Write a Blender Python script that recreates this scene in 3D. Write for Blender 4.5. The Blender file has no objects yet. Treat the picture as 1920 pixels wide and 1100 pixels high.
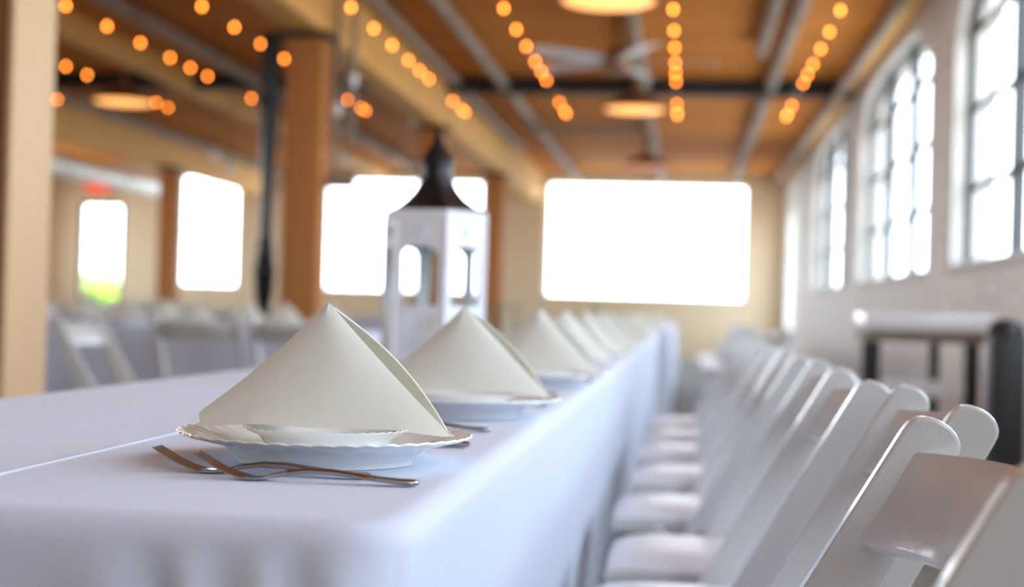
import bpy, bmesh, math, random
from mathutils import Vector, Matrix
random.seed(7)
C = bpy.context.scene.collection
PI = math.pi
sc = bpy.context.scene

# ---------------------------------------------------------------- camera, sky, exposure
cd = bpy.data.cameras.new('camera'); cam = bpy.data.objects.new('camera', cd); C.objects.link(cam)
cam.matrix_world = Matrix(((0.9928893, -0.0282145, 0.1156491, 0.0),
                           (0.1152857, -0.0141890, -0.9932310, 0.0),
                           (0.0296645, 0.9995012, -0.0108354, 0.8975),
                           (0, 0, 0, 1)))
cd.sensor_width = 36.0; cd.lens = 52.5; cd.clip_start = 0.05; cd.clip_end = 300
cd.dof.use_dof = True; cd.dof.focus_distance = 1.37; cd.dof.aperture_fstop = 3.5
cd.dof.aperture_blades = 0
sc.camera = cam
sc.view_settings.view_transform = 'Standard'
sc.view_settings.look = 'None'
sc.view_settings.gamma = 1.0
sc.view_settings.use_curve_mapping = False
sc.view_settings.exposure = 0.0
cy = sc.cycles
cy.max_bounces = 10; cy.diffuse_bounces = 6; cy.glossy_bounces = 4; cy.transmission_bounces = 6
cy.transparent_max_bounces = 24; cy.sample_clamp_indirect = 6.0; cy.caustics_reflective = False; cy.caustics_refractive = False
try:
    cy.use_denoising = True; cy.denoiser = 'OPENIMAGEDENOISE'
except Exception:
    pass

SKY = 9.5
w = bpy.data.worlds.new('sky'); sc.world = w; w.use_nodes = True
nt = w.node_tree; nt.nodes.clear()
tc = nt.nodes.new('ShaderNodeTexCoord'); sep = nt.nodes.new('ShaderNodeSeparateXYZ')
nt.links.new(tc.outputs['Generated'], sep.inputs[0])
mr = nt.nodes.new('ShaderNodeMapRange'); mr.inputs[1].default_value = -1; mr.inputs[2].default_value = 1
nt.links.new(sep.outputs[2], mr.inputs[0])
rp = nt.nodes.new('ShaderNodeValToRGB'); cr = rp.color_ramp
cr.elements[0].position = 0.0; cr.elements[0].color = (0.42, 0.41, 0.39, 1)
cr.elements[1].position = 1.0; cr.elements[1].color = (0.66, 0.80, 1.0, 1)
e = cr.elements.new(0.47); e.color = (0.50, 0.50, 0.49, 1)
e = cr.elements.new(0.51); e.color = (0.90, 0.95, 1.0, 1)
e = cr.elements.new(0.62); e.color = (0.80, 0.90, 1.0, 1)
nt.links.new(mr.outputs[0], rp.inputs[0])
bg = nt.nodes.new('ShaderNodeBackground'); bg.inputs[1].default_value = SKY
nt.links.new(rp.outputs[0], bg.inputs[0])
wo = nt.nodes.new('ShaderNodeOutputWorld'); nt.links.new(bg.outputs[0], wo.inputs[0])

WIN_R = [(-5.8, -0.8), (0.45, 5.45), (6.7, 11.7), (12.95, 17.9), (19.2, 24.2)]      # right-hand windows, along the hall
WIN_B = [(-10.98, -9.66), (-8.52, -4.34), (-2.96, 1.22)]                             # end-wall windows
XL0 = -14.0
WIN_L_ADDED = [(0.8, 5.1), (7.05, 11.35), (13.3, 17.6), (19.55, 23.85), (25.8, 30.1)]                  # unseen left-wall windows, added to brighten the window wall and hall
def portal(loc, rot, sx, sy):
    l = bpy.data.lights.new('window_daylight_portal', 'AREA'); l.shape = 'RECTANGLE'; l.size = sx; l.size_y = sy
    l.cycles.is_portal = True
    o = bpy.data.objects.new('window_daylight_portal', l); C.objects.link(o); o.location = loc; o.rotation_euler = rot
for a, b in WIN_R: portal((2.34, (a+b)/2, 2.4), (0, PI/2, 0), 2.3, b-a)
for a, b in WIN_L_ADDED: portal((XL0-0.34, (a+b)/2, 2.3), (0, -PI/2, 0), 2.0, b-a)
for a, b in WIN_B: portal(((a+b)/2, 31.75, 2.42), (-PI/2, 0, 0), b-a, 2.5)

# ---------------------------------------------------------------- materials
def mat(name, col, rough=0.6, metal=0.0, coat=0.0, spec=0.5, var=0.0, scale=20.0, bump=0.0, bscale=None, stretch=None, rand=0.0, sheen=0.0):
    m = bpy.data.materials.new(name); m.use_nodes = True
    t = m.node_tree; b = t.nodes['Principled BSDF']
    b.inputs['Base Color'].default_value = (*col, 1); b.inputs['Roughness'].default_value = rough
    b.inputs['Metallic'].default_value = metal; b.inputs['Coat Weight'].default_value = coat
    b.inputs['Specular IOR Level'].default_value = spec; b.inputs['Sheen Weight'].default_value = sheen
    tcn = t.nodes.new('ShaderNodeTexCoord'); mp = t.nodes.new('ShaderNodeMapping')
    t.links.new(tcn.outputs['Object'], mp.inputs[0])
    if stretch: mp.inputs['Scale'].default_value = stretch
    last = None
    if var > 0 or rand > 0:
        n = t.nodes.new('ShaderNodeTexNoise'); n.inputs['Scale'].default_value = scale; n.inputs['Detail'].default_value = 4
        t.links.new(mp.outputs[0], n.inputs['Vector'])
        r = t.nodes.new('ShaderNodeMapRange'); r.inputs[3].default_value = 1-var; r.inputs[4].default_value = 1+var
        t.links.new(n.outputs['Fac'], r.inputs[0]); val = r.outputs[0]
        if rand > 0:
            oi = t.nodes.new('ShaderNodeObjectInfo'); r2 = t.nodes.new('ShaderNodeMapRange')
            r2.inputs[3].default_value = 1-rand; r2.inputs[4].default_value = 1+rand
            t.links.new(oi.outputs['Random'], r2.inputs[0])
            mu = t.nodes.new('ShaderNodeMath'); mu.operation = 'MULTIPLY'
            t.links.new(val, mu.inputs[0]); t.links.new(r2.outputs[0], mu.inputs[1]); val = mu.outputs[0]
        vm = t.nodes.new('ShaderNodeVectorMath'); vm.operation = 'SCALE'; vm.inputs[0].default_value = col
        t.links.new(val, vm.inputs['Scale']); t.links.new(vm.outputs[0], b.inputs['Base Color'])
    if bump > 0:
        n2 = t.nodes.new('ShaderNodeTexNoise'); n2.inputs['Scale'].default_value = bscale or scale*4; n2.inputs['Detail'].default_value = 3
        t.links.new(mp.outputs[0], n2.inputs['Vector'])
        bp = t.nodes.new('ShaderNodeBump'); bp.inputs['Strength'].default_value = bump; bp.inputs['Distance'].default_value = 0.002
        t.links.new(n2.outputs['Fac'], bp.inputs['Height']); t.links.new(bp.outputs[0], b.inputs['Normal'])
    return m
def emit(name, col, s):
    m = bpy.data.materials.new(name); m.use_nodes = True; t = m.node_tree; b = t.nodes['Principled BSDF']
    b.inputs['Base Color'].default_value = (*col, 1); b.inputs['Emission Color'].default_value = (*col, 1); b.inputs['Emission Strength'].default_value = s
    return m
def glass(name, tint=(1, 1, 1), refl=1.0):
    m = bpy.data.materials.new(name); m.use_nodes = True; t = m.node_tree; t.nodes.clear()
    o = t.nodes.new('ShaderNodeOutputMaterial'); mx = t.nodes.new('ShaderNodeMixShader'); tr = t.nodes.new('ShaderNodeBsdfTransparent')
    g = t.nodes.new('ShaderNodeBsdfGlossy'); g.inputs['Roughness'].default_value = 0.02; tr.inputs[0].default_value = (*tint, 1)
    lw = t.nodes.new('ShaderNodeLayerWeight'); lw.inputs[0].default_value = 0.5
    pw = t.nodes.new('ShaderNodeMath'); pw.operation = 'POWER'; pw.inputs[1].default_value = 5.0; t.links.new(lw.outputs['Facing'], pw.inputs[0])
    f = t.nodes.new('ShaderNodeMapRange'); f.inputs[3].default_value = 0.025*refl; f.inputs[4].default_value = 0.35*refl; t.links.new(pw.outputs[0], f.inputs[0])
    t.links.new(f.outputs[0], mx.inputs[0]); t.links.new(tr.outputs[0], mx.inputs[1]); t.links.new(g.outputs[0], mx.inputs[2]); t.links.new(mx.outputs[0], o.inputs[0])
    return m
def translucent(m, col, f):
    t = m.node_tree; b = t.nodes['Principled BSDF']; o = [n for n in t.nodes if n.type == 'OUTPUT_MATERIAL'][0]
    tr = t.nodes.new('ShaderNodeBsdfTranslucent'); tr.inputs[0].default_value = (*col, 1)
    mx = t.nodes.new('ShaderNodeMixShader'); mx.inputs[0].default_value = f
    t.links.new(b.outputs[0], mx.inputs[1]); t.links.new(tr.outputs[0], mx.inputs[2]); t.links.new(mx.outputs[0], o.inputs[0])
M = dict(
    cloth=mat('white_table_linen', (0.715, 0.755, 0.885), 0.85, var=0.02, scale=3, bump=0.08, bscale=900, sheen=0.1),
    napkin=mat('ivory_napkin_cotton', (0.915, 0.915, 0.85), 0.8, var=0.03, scale=14, bump=0.12, bscale=1400, sheen=0.1),
    china=mat('white_glazed_china', (0.87, 0.885, 0.87), 0.08, coat=0.5, var=0.01),
    steel=mat('polished_cutlery_steel', (0.38, 0.385, 0.41), 0.2, metal=1.0, var=0.04, scale=60),
    chair=mat('white_lacquered_chair', (0.635, 0.635, 0.62), 0.17, coat=0.25, var=0.015, scale=30, bump=0.12, bscale=350, stretch=(1, 1, 0.3)),
    vinyl=mat('white_seat_vinyl', (0.74, 0.73, 0.74), 0.32, var=0.02, bump=0.1, bscale=500),
    bolt=mat('dull_hinge_steel', (0.45, 0.44, 0.42), 0.35, metal=1.0, var=0.05),
    rubber=mat('grey_rubber', (0.2, 0.2, 0.2), 0.8, var=0.05),
    lantern=mat('white_painted_lantern_metal', (0.78, 0.79, 0.82), 0.4, var=0.03, bump=0.1, bscale=80),
    black=mat('black_painted_metal', (0.012, 0.012, 0.013), 0.28, spec=0.3, var=0.1, scale=12),
    blackm=mat('black_satin_wood', (0.02, 0.019, 0.019), 0.5, var=0.15, scale=12),
    pipe=mat('grey_galvanised_conduit', (0.33, 0.265, 0.20), 0.6, metal=0.0, spec=0.2, var=0.15, scale=6),
    galv=mat('pale_ventilation_duct_metal', (0.75, 0.76, 0.74), 0.4, metal=0.2, var=0.08, scale=4),
    ceil=mat('stained_pine_decking', (0.62, 0.235, 0.045), 0.85, spec=0.12, var=0.14, scale=3, rand=0.13, stretch=(0.5, 6, 6), bump=0.2, bscale=20),
    joint=mat('dark_decking_joint', (0.16, 0.075, 0.03), 0.8, var=0.1),
    timber=mat('honey_timber', (0.76, 0.42, 0.12), 0.75, spec=0.2, var=0.16, scale=2.5, stretch=(5, 0.6, 5), bump=0.2, bscale=12),
    post=mat('brown_timber_post', (0.50, 0.20, 0.06), 0.7, spec=0.25, var=0.16, scale=2.5, stretch=(5, 5, 0.6), bump=0.2, bscale=12),
    post_shaded=mat('shaded_front_timber_post', (0.20, 0.085, 0.035), 0.7, spec=0.2, var=0.16, scale=2.5, stretch=(5, 5, 0.6), bump=0.2, bscale=12),  # darker brown: shade on the near column's front put into the colour
    post_lit=mat('lit_side_timber_post', (0.60, 0.385, 0.20), 0.6, var=0.08, scale=2.5, stretch=(5, 5, 0.6), bump=0.15, bscale=12),  # paler tone: window light on the near column's side put into the colour
    plaster=mat('beige_end_wall_paint', (0.85, 0.71, 0.49), 0.8, var=0.03, scale=1.2, bump=0.1, bscale=30),
    mortar=mat('pale_wall_mortar', (0.72, 0.69, 0.64), 0.9, var=0.06, scale=8, bump=0.2, bscale=60),
    brick=mat('white_painted_brick', (0.90, 0.87, 0.81), 0.7, var=0.08, scale=9, rand=0.10, bump=0.4, bscale=40),
    floor=mat('grey_brown_concrete', (0.25, 0.23, 0.205), 0.8, spec=0.15, var=0.18, scale=0.9, bump=0.08, bscale=30),
    iron=mat('dark_window_steel', (0.05, 0.052, 0.055), 0.5, var=0.1),
    sash=mat('pale_window_sash', (0.75, 0.74, 0.7), 0.5, var=0.03),
    sill=mat('white_painted_sill', (0.78, 0.76, 0.72), 0.6, var=0.04, bump=0.1),
    glass=glass('clear_window_glass', (0.96, 0.985, 1.0)),
    dglass=glass('clear_lantern_glass', (0.95, 0.97, 0.97)),
    brown=mat('dark_brown_door_frame', (0.10, 0.065, 0.04), 0.5, var=0.1, scale=8),
    red=emit('lit_red_sign', (0.85, 0.055, 0.01), 0.9),
    bulb=emit('warm_bulb_glow', (1.0, 0.255, 0.03), 22.0),
    lamp=emit('warm_lamp_diffuser', (1.0, 0.44, 0.12), 2.0),
    lampdim=emit('dim_lamp_diffuser', (0.75, 0.26, 0.1), 0.35),
    shade=mat('copper_brown_lamp_shade', (0.30, 0.15, 0.08), 0.4, metal=0.4, var=0.1),
    chrome=mat('bright_chrome', (0.8, 0.8, 0.8), 0.05, metal=1.0, var=0.02),
    opal=mat('unlit_opal_globe', (0.82, 0.82, 0.80), 0.12, coat=0.6, var=0.02),
    wax=mat('ivory_candle_wax', (0.8, 0.75, 0.62), 0.5, var=0.02),
    white=mat('white_gloss_board', (0.93, 0.93, 0.92), 0.25, coat=0.3, var=0.02),
    lawn=mat('sunny_lawn_green', (0.30, 0.42, 0.06), 0.9, var=0.3, scale=2, bump=0.5, bscale=30),
    leaf=mat('yellow_green_hedge_leaf', (0.34, 0.44, 0.07), 0.7, var=0.3, scale=3, bump=0.5, bscale=20),
    pavement=mat('pale_outside_paving', (0.5, 0.49, 0.46), 0.9, var=0.1, scale=1),
)
translucent(M['napkin'], (0.80, 0.76, 0.56), 0.22)
translucent(M['cloth'], (0.75, 0.77, 0.84), 0.12)

# ---------------------------------------------------------------- mesh helpers
def box(bm, x0, x1, y0, y1, z0, z1, bev=0.0, seg=1):
    g = bmesh.ops.create_cube(bm, size=1.0)
    bmesh.ops.scale(bm, vec=(x1-x0, y1-y0, z1-z0), verts=g['verts'])
    bmesh.ops.translate(bm, vec=((x0+x1)/2, (y0+y1)/2, (z0+z1)/2), verts=g['verts'])
    if bev > 0:
        es = list({e for v in g['verts'] for e in v.link_edges})
        bmesh.ops.bevel(bm, geom=es, offset=bev, segments=seg, affect='EDGES', profile=0.5)
    return bm
def prism(bm, pts, frm, to, conv, bev=0.0, seg=2):
    """polygon pts (a,b) swept from frm to to; conv(a,b,t) gives xyz"""
    A = [bm.verts.new(conv(a, b, frm)) for a, b in pts]; B = [bm.verts.new(conv(a, b, to)) for a, b in pts]
    n = len(pts); fs = [bm.faces.new(A), bm.faces.new(B[::-1])]
    for i in range(n): fs.append(bm.faces.new((A[i], B[i], B[(i+1) % n], A[(i+1) % n])))
    bmesh.ops.recalc_face_normals(bm, faces=fs)
    if bev > 0:
        es = list({e for f in fs[:2] for e in f.edges})
        bmesh.ops.bevel(bm, geom=es, offset=bev, segments=seg, affect='EDGES', profile=0.5)
    return bm
def tube(bm, p0, p1, r, n=10, r2=None, caps=True):
    p0 = Vector(p0); p1 = Vector(p1); d = (p1-p0); q = d.to_track_quat('Z', 'Y').to_matrix()
    r2 = r if r2 is None else r2
    a = [bm.verts.new(p0 + q @ Vector((r*math.cos(k*2*PI/n), r*math.sin(k*2*PI/n), 0))) for k in range(n)]
    b = [bm.verts.new(p1 + q @ Vector((r2*math.cos(k*2*PI/n), r2*math.sin(k*2*PI/n), 0))) for k in range(n)]
    for k in range(n): bm.faces.new((a[k], a[(k+1) % n], b[(k+1) % n], b[k]))
    if caps: bm.faces.new(a[::-1]); bm.faces.new(b)
    return bm
def lathe(bm, prof, n=32, cx=0, cy_=0, z=0, rot=0.0, mod=None, close=True):
    rings = []
    for i, (r, h) in enumerate(prof):
        if r < 1e-6: rings.append([bm.verts.new((cx, cy_, z+h))]); continue
        ring = []
        for k in range(n):
            a = rot + 2*PI*k/n
            rr, hh = (r, h) if mod is None else mod(i, r, h, a)
            ring.append(bm.verts.new((cx+rr*math.cos(a), cy_+rr*math.sin(a), z+hh)))
        rings.append(ring)
    for A, B in zip(rings, rings[1:]):
        if len(A) == 1 and len(B) == 1: continue
        for k in range(n):
            j = (k+1) % n
            if len(A) == 1: bm.faces.new((A[0], B[k], B[j]))
            elif len(B) == 1: bm.faces.new((A[k], B[0], A[j]))
            else: bm.faces.new((A[k], B[k], B[j], A[j]))
    bmesh.ops.recalc_face_normals(bm, faces=bm.faces[:])
    return bm
def loft(bm, secs, n=8):
    """secs: (centre xyz, half width along y, half height along local up, tilt about y)"""
    rings = []
    for (c, hw, hh, tilt) in secs:
        ring = []
        for k in range(n):
            a = 2*PI*(k+0.5)/n; u = hw*max(-1, min(1, 1.25*math.cos(a))); v = hh*max(-1, min(1, 1.25*math.sin(a)))
            ring.append(bm.verts.new((c[0]-v*math.sin(tilt), c[1]+u, c[2]+v*math.cos(tilt))))
        rings.append(ring)
    for A, B in zip(rings, rings[1:]):
        for k in range(n): bm.faces.new((A[k], A[(k+1) % n], B[(k+1) % n], B[k]))
    bm.faces.new(rings[0][::-1]); bm.faces.new(rings[-1])
    bmesh.ops.recalc_face_normals(bm, faces=bm.faces[:])
    return bm
def mesh(name, bm, m, smooth=35):
    me = bpy.data.meshes.new(name); bm.to_mesh(me); bm.free(); me.materials.append(m)
    if smooth:
        me.shade_smooth(); me.set_sharp_from_angle(angle=math.radians(smooth))
    return me
def obj(name, me, parent=None, loc=(0, 0, 0), rot=(0, 0, 0)):
    o = bpy.data.objects.new(name, me); C.objects.link(o); o.location = loc; o.rotation_euler = rot
    if parent: o.parent = parent
    return o
def mk(name, bm, m, parent=None, smooth=35, loc=(0, 0, 0), rot=(0, 0, 0)):
    return obj(name, mesh(name, bm, m, smooth), parent, loc, rot)
def nb(): return bmesh.new()
def tag(o, label=None, cat=None, group=None, kind=None):
    if label: o['label'] = label
    if cat: o['category'] = cat
    if group: o['group'] = group
    if kind: o['kind'] = kind
    return o
def thing(name, label, cat, loc=(0, 0, 0), rz=0.0, group=None):
    return tag(obj(name, None, None, loc, (0, 0, rz)), label, cat, group)
def struct(o, label=None): return tag(o, label, None, None, 'structure')
def dup(root, loc, rz, label, group=None):
    r = root.copy(); C.objects.link(r); r.location = loc; r.rotation_euler = (0, 0, rz); r['label'] = label
    if group: r['group'] = group
    for ch in list(root.children):
        c = ch.copy(); C.objects.link(c); c.parent = r
        for g in ch.children:
            d = g.copy(); C.objects.link(d); d.parent = c
    return r
ORD = ['first', 'second', 'third', 'fourth', 'fifth', 'sixth', 'seventh', 'eighth', 'ninth', 'tenth', 'eleventh', 'twelfth', 'thirteenth',
       'fourteenth', 'fifteenth', 'sixteenth', 'seventeenth', 'eighteenth', 'nineteenth', 'twentieth']

# ---------------------------------------------------------------- room shell
XL, XR, YN, YB, ZC = -14.0, 2.0, -7.0, 31.3, 3.85
SILL, SPR, CRN = 1.31, 3.12, 3.54
struct(mk('floor', box(nb(), XL-0.3, XR+0.3, YN-0.3, YB+0.35, -0.2, 0.0), M['floor']))
ce = struct(mk('ceiling', box(nb(), XL-0.3, XR+0.3, YN-0.3, YB+0.35, ZC, ZC+0.25), M['joint']))
PW = 0.24
plank = mesh('ceiling_plank', box(nb(), XL, XR, -PW/2+0.006, PW/2-0.006, -0.03, 0.002, 0.005), M['ceil'], 0)
for k in range(int((YB-YN)/PW)):
    obj('ceiling_plank', plank, ce, (0, YN+PW/2+k*PW, ZC+random.uniform(-0.003, 0.003)))
bm = nb(); y = YN-0.3
box(bm, XL-0.3, XL, YN-0.3, YB+0.3, 0, 1.31); box(bm, XL-0.3, XL, YN-0.3, YB+0.3, 3.3, ZC)
for a, b in WIN_L_ADDED: box(bm, XL-0.3, XL, y, a, 1.31, 3.3); y = b
box(bm, XL-0.3, XL, y, YB+0.3, 1.31, 3.3)
struct(mk('wall_left', bm, M['plaster'], smooth=0))
struct(mk('wall_near', box(nb(), XL-0.3, XR+0.3, YN-0.3, YN, 0, ZC), M['plaster']))
# end wall with its openings
bm = nb(); ops = [(-13.2, -12.2, 0.0, 2.97)] + [(a, b, 1.2, 3.62) for a, b in WIN_B]
x = XL-0.3
for a, b, z0, z1 in ops:
    box(bm, x, a, YB, YB+0.35, 0, ZC)
    if z0 > 0: box(bm, a, b, YB, YB+0.35, 0, z0)
    box(bm, a, b, YB, YB+0.35, z1, ZC); x = b
box(bm, x, XR+0.3, YB, YB+0.35, 0, ZC)
struct(mk('wall_end', bm, M['plaster'], smooth=0))
# window wall: painted brick with arched openings
def arch(y, a, b):
    t = (2*y-a-b)/(b-a); return SPR+(CRN-SPR)*max(0, 1-abs(t)**4)**0.6 if abs(t) < 1 else SPR
bm = nb(); WX = 0.32
box(bm, XR, XR+WX, YN-0.3, 28.6, 0, SILL)
y = YN-0.3
for a, b in WIN_R:
    box(bm, XR, XR+WX, y, a, SILL, ZC); y = b
    N = 20; ar = [(a+(b-a)*k/N, arch(a+(b-a)*k/N, a, b)) for k in range(N+1)]
    for k in range(N):
        prism(bm, [ar[k], ar[k+1], (ar[k+1][0], ZC), (ar[k][0], ZC)], XR, XR+WX, lambda p, q, t: (t, p, q))
box(bm, XR, XR+WX, y, 28.6, SILL, ZC)
box(bm, XR, XR+WX, 28.6, 30.7, 3.05, ZC); box(bm, XR, XR+WX, 30.7, YB, 0, ZC)
wr = struct(mk('wall_right', bm, M['mortar'], smooth=0))
BL, BH, J = 0.205, 0.066, 0.011
brick = mesh('brick', box(nb(), -0.013, 0.004, -BL/2, BL/2, -BH/2, BH/2, 0.004), M['brick'], 0)
def hit_opening(y, z):
    if z < SILL-0.03: return y > 28.5 and y < 30.8
    for a, b in WIN_R:
        if a-0.1 < y < b+0.1 and z < arch(y, a, b)+0.04: return True
    return 28.5 < y < 30.8 and z < 3.1
cand = []; row = 0; z = 0.05
while z < ZC-0.04:
    y = YN + (0.11 if row % 2 else 0.0) + 0.11
    while y < YB-0.11:
        if not hit_opening(y, z): cand.append((y, z))
        y += BL+J
    z += BH+J; row += 1
def vis(p):
    return 8.7 < p[0] < 13.0 and p[1] > 0.35
pick = sorted([p for p in cand if vis(p)], key=lambda p: p[0])[:290]; ps = set(pick)
for y, z in pick: obj('brick', brick, wr, (XR+random.uniform(-0.002, 0.002), y, z))
bm = nb()
for y, z in cand:
    if (y, z) in ps: continue
    dx = random.uniform(-0.002, 0.002)
    vs = [bm.verts.new(c) for c in ((XR-0.013+dx, y-BL/2, z-BH/2), (XR-0.013+dx, y+BL/2, z-BH/2), (XR-0.013+dx, y+BL/2, z+BH/2), (XR-0.013+dx, y-BL/2, z+BH/2))]
    vb = [bm.verts.new((XR+0.004, v.co.y, v.co.z)) for v in vs]
    bm.faces.new(vs[::-1])
    for k in range(4): bm.faces.new((vs[k], vs[(k+1) % 4], vb[(k+1) % 4], vb[k]))
bmesh.ops.recalc_face_normals(bm, faces=bm.faces[:])
tag(mk('brickwork', bm, M['brick'], wr, 0), kind='stuff')

# windows of the brick wall
XG = 2.13
def arched_window(idx, a, b):
    bm = nb(); f = 0.05
    N = 20; out = [(a, SILL)] + [(a+(b-a)*k/N, arch(a+(b-a)*k/N, a, b)) for k in range(N+1)] + [(b, SILL)]
    cyy, czz = (a+b)/2, 2.3
    inn = [(cyy+(p-cyy)*(1-2*f/(b-a)), czz+(q-czz)*(1-2*f/2.2)) for p, q in out]
    n = len(out)
    for k in range(n):
        j = (k+1) % n
        prism(bm, [out[k], out[j], inn[j], inn[k]], XG-0.022, XG+0.022, lambda p, q, t: (t, p, q))
    wobj = struct(mk('window_%d' % idx, bm, M['iron'], smooth=0))
    W3 = (b-a)/3
    for k in (1, 2):
        y = a+W3*k
        mk('mullion', box(nb(), XG-0.05, XG+0.05, y-0.035, y+0.035, SILL, arch(y, a, b)), M['iron'], wobj, 0)
    ys = [a+(b-a)*k/9 for k in range(10)]
    zs = [SILL, 1.91, 2.51, 3.10]
    for k in range(1, 9):
        if k % 3: mk('muntin', box(nb(), XG-0.005, XG+0.005, ys[k]-0.009, ys[k]+0.009, SILL, arch(ys[k], a, b)-0.005), M['iron'], wobj, 0)
    for z in zs[1:]:
        mk('muntin', box(nb(), XG-0.009, XG+0.009, a+0.01, b-0.01, z-0.03, z+0.03), M['iron'], wobj, 0)
    for i in range(9):
        for j in range(3):
            mk('pane', box(nb(), XG-0.003, XG+0.003, ys[i]+0.011, ys[i+1]-0.011, zs[j]+0.03, zs[j+1]-0.03), M['glass'], wobj, 0)
        pts = [(ys[i]+0.011, 3.13), (ys[i+1]-0.011, 3.13)] + [(ys[i]+0.011+(ys[i+1]-ys[i]-0.022)*t/4, arch(ys[i]+0.011+(ys[i+1]-ys[i]-0.022)*t/4, a, b)-0.002) for t in (4, 3, 2, 1, 0)]
        pts = [(p, max(q, 3.13+0.001*k)) for k, (p, q) in enumerate(pts)]
        mk('pane', prism(nb(), pts, XG-0.003, XG+0.003, lambda p, q, t: (t, p, q)), M['glass'], wobj, 0)
    mk('window_sill', box(nb(), XR-0.03, XG-0.03, a+0.002, b-0.002, SILL-0.004, SILL+0.03, 0.006), M['sill'], wobj, 0)
for i, (a, b) in enumerate(WIN_R): arched_window(i+1, a, b)
def end_window(idx, a, b, cols):
    z0, z1, Y = 1.2, 3.62, YB+0.2
    bm = nb()
    box(bm, a, a+0.05, Y, Y+0.08, z0, z1); box(bm, b-0.05, b, Y, Y+0.08, z0, z1)
    box(bm, a+0.05, b-0.05, Y, Y+0.08, z0, z0+0.05); box(bm, a+0.05, b-0.05, Y, Y+0.08, z1-0.05, z1)
    wobj = struct(mk('window_%d' % idx, bm, M['sash'], smooth=0))
    xs = [a+0.05+(b-a-0.1)*k/cols for k in range(cols+1)]; zs = [z0+0.05, 2.4, z1-0.05]
    for k in range(1, cols): mk('muntin', box(nb(), xs[k]-0.015, xs[k]+0.015, Y+0.02, Y+0.06, zs[0], zs[-1]), M['sash'], wobj, 0)
    mk('muntin', box(nb(), a+0.05, b-0.05, Y+0.022, Y+0.058, 2.385, 2.415), M['sash'], wobj, 0)
    for i in range(cols):
        for j in range(2):
            mk('pane', box(nb(), xs[i]+0.015, xs[i+1]-0.015, Y+0.037, Y+0.043, zs[j]+0.015, zs[j+1]-0.015), M['glass'], wobj, 0)
    mk('window_sill', box(nb(), a+0.002, b-0.002, YB-0.03, Y, z0-0.003, z0+0.03, 0.006), M['sill'], wobj, 0)
for i, ((a, b), c) in enumerate(zip(WIN_B, (2, 5, 5))): end_window(6+i, a, b, c)
def added_left_window(idx, a, b):
    z0, z1, X = 1.31, 3.3, XL-0.15
    bm = nb()
    box(bm, X-0.04, X+0.04, a, a+0.05, z0, z1); box(bm, X-0.04, X+0.04, b-0.05, b, z0, z1)
    box(bm, X-0.04, X+0.04, a+0.05, b-0.05, z0, z0+0.05); box(bm, X-0.04, X+0.04, a+0.05, b-0.05, z1-0.05, z1)
    wobj = struct(mk('window_%d' % idx, bm, M['iron'], smooth=0))
    for k in range(3):
        y0 = a+0.05+(b-a-0.1)*k/3; y1 = a+0.05+(b-a-0.1)*(k+1)/3
        if k: mk('mullion', box(nb(), X-0.04, X+0.04, y0-0.03, y0+0.03, z0+0.05, z1-0.05), M['iron'], wobj, 0)
        mk('pane', box(nb(), X-0.003, X+0.003, y0+(0.03 if k else 0), y1-(0.03 if k < 2 else 0), z0+0.05, z1-0.05), M['glass'], wobj, 0)
for i, (a, b) in enumerate(WIN_L_ADDED): added_left_window(9+i, a, b)  # out of view, added for extra daylight
# glazed door in the end wall, glazed door at the far end of the window wall
def glazed_door(name, conv, wid, hgt, kick, rows, cols, frame_m, kick_m):
    bm = nb(); f = 0.07
    def bx(u0, u1, v0, v1, d0, d1, bb):
        c = [conv(u, v, d) for u in (u0, u1) for v in (v0, v1) for d in (d0, d1)]
        box(bb, min(p[0] for p in c), max(p[0] for p in c), min(p[1] for p in c), max(p[1] for p in c), min(p[2] for p in c), max(p[2] for p in c)); return bb
    bx(0, f, 0, hgt, 0.02, 0.16, bm); bx(wid-f, wid, 0, hgt, 0.02, 0.16, bm); bx(f, wid-f, hgt-f, hgt, 0.02, 0.16, bm)
    d = struct(mk(name, bm, frame_m, smooth=0))
    mk('kick_panel', bx(f, wid-f, 0.01, kick, 0.06, 0.11, nb()), kick_m, d, 0)
    us = [f+(wid-2*f)*k/cols for k in range(cols+1)]; vs = [kick+(hgt-f-kick)*k/rows for k in range(rows+1)]
    for k in range(1, cols): mk('muntin', bx(us[k]-0.012, us[k]+0.012, kick, hgt-f, 0.07, 0.10, nb()), frame_m, d, 0)
    for k in range(1, rows): mk('muntin', bx(f, wid-f, vs[k]-0.012, vs[k]+0.012, 0.072, 0.098, nb()), frame_m, d, 0)
    for i in range(cols):
        for j in range(rows):
            mk('pane', bx(us[i]+(0.012 if i else 0.0), us[i+1]-0.012, vs[j]+(0.012 if j else 0.0), vs[j+1]-0.012, 0.083, 0.087, nb()), M['glass'], d, 0)
    mk('door_handle', bx(wid-f-0.04, wid-f-0.015, 1.0, 1.18, 0.0, 0.055, nb()), M['bolt'], d, 0)
glazed_door('door_1', lambda u, v, d: (-13.2+u, YB+d, v), 1.0, 2.97, 0.35, 5, 3, M['brown'], M['brown'])
glazed_door('door_2', lambda u, v, d: (XR+d, 30.7-u, v), 2.1, 3.05, 0.66, 3, 2, M['sash'], M['black'])
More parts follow.
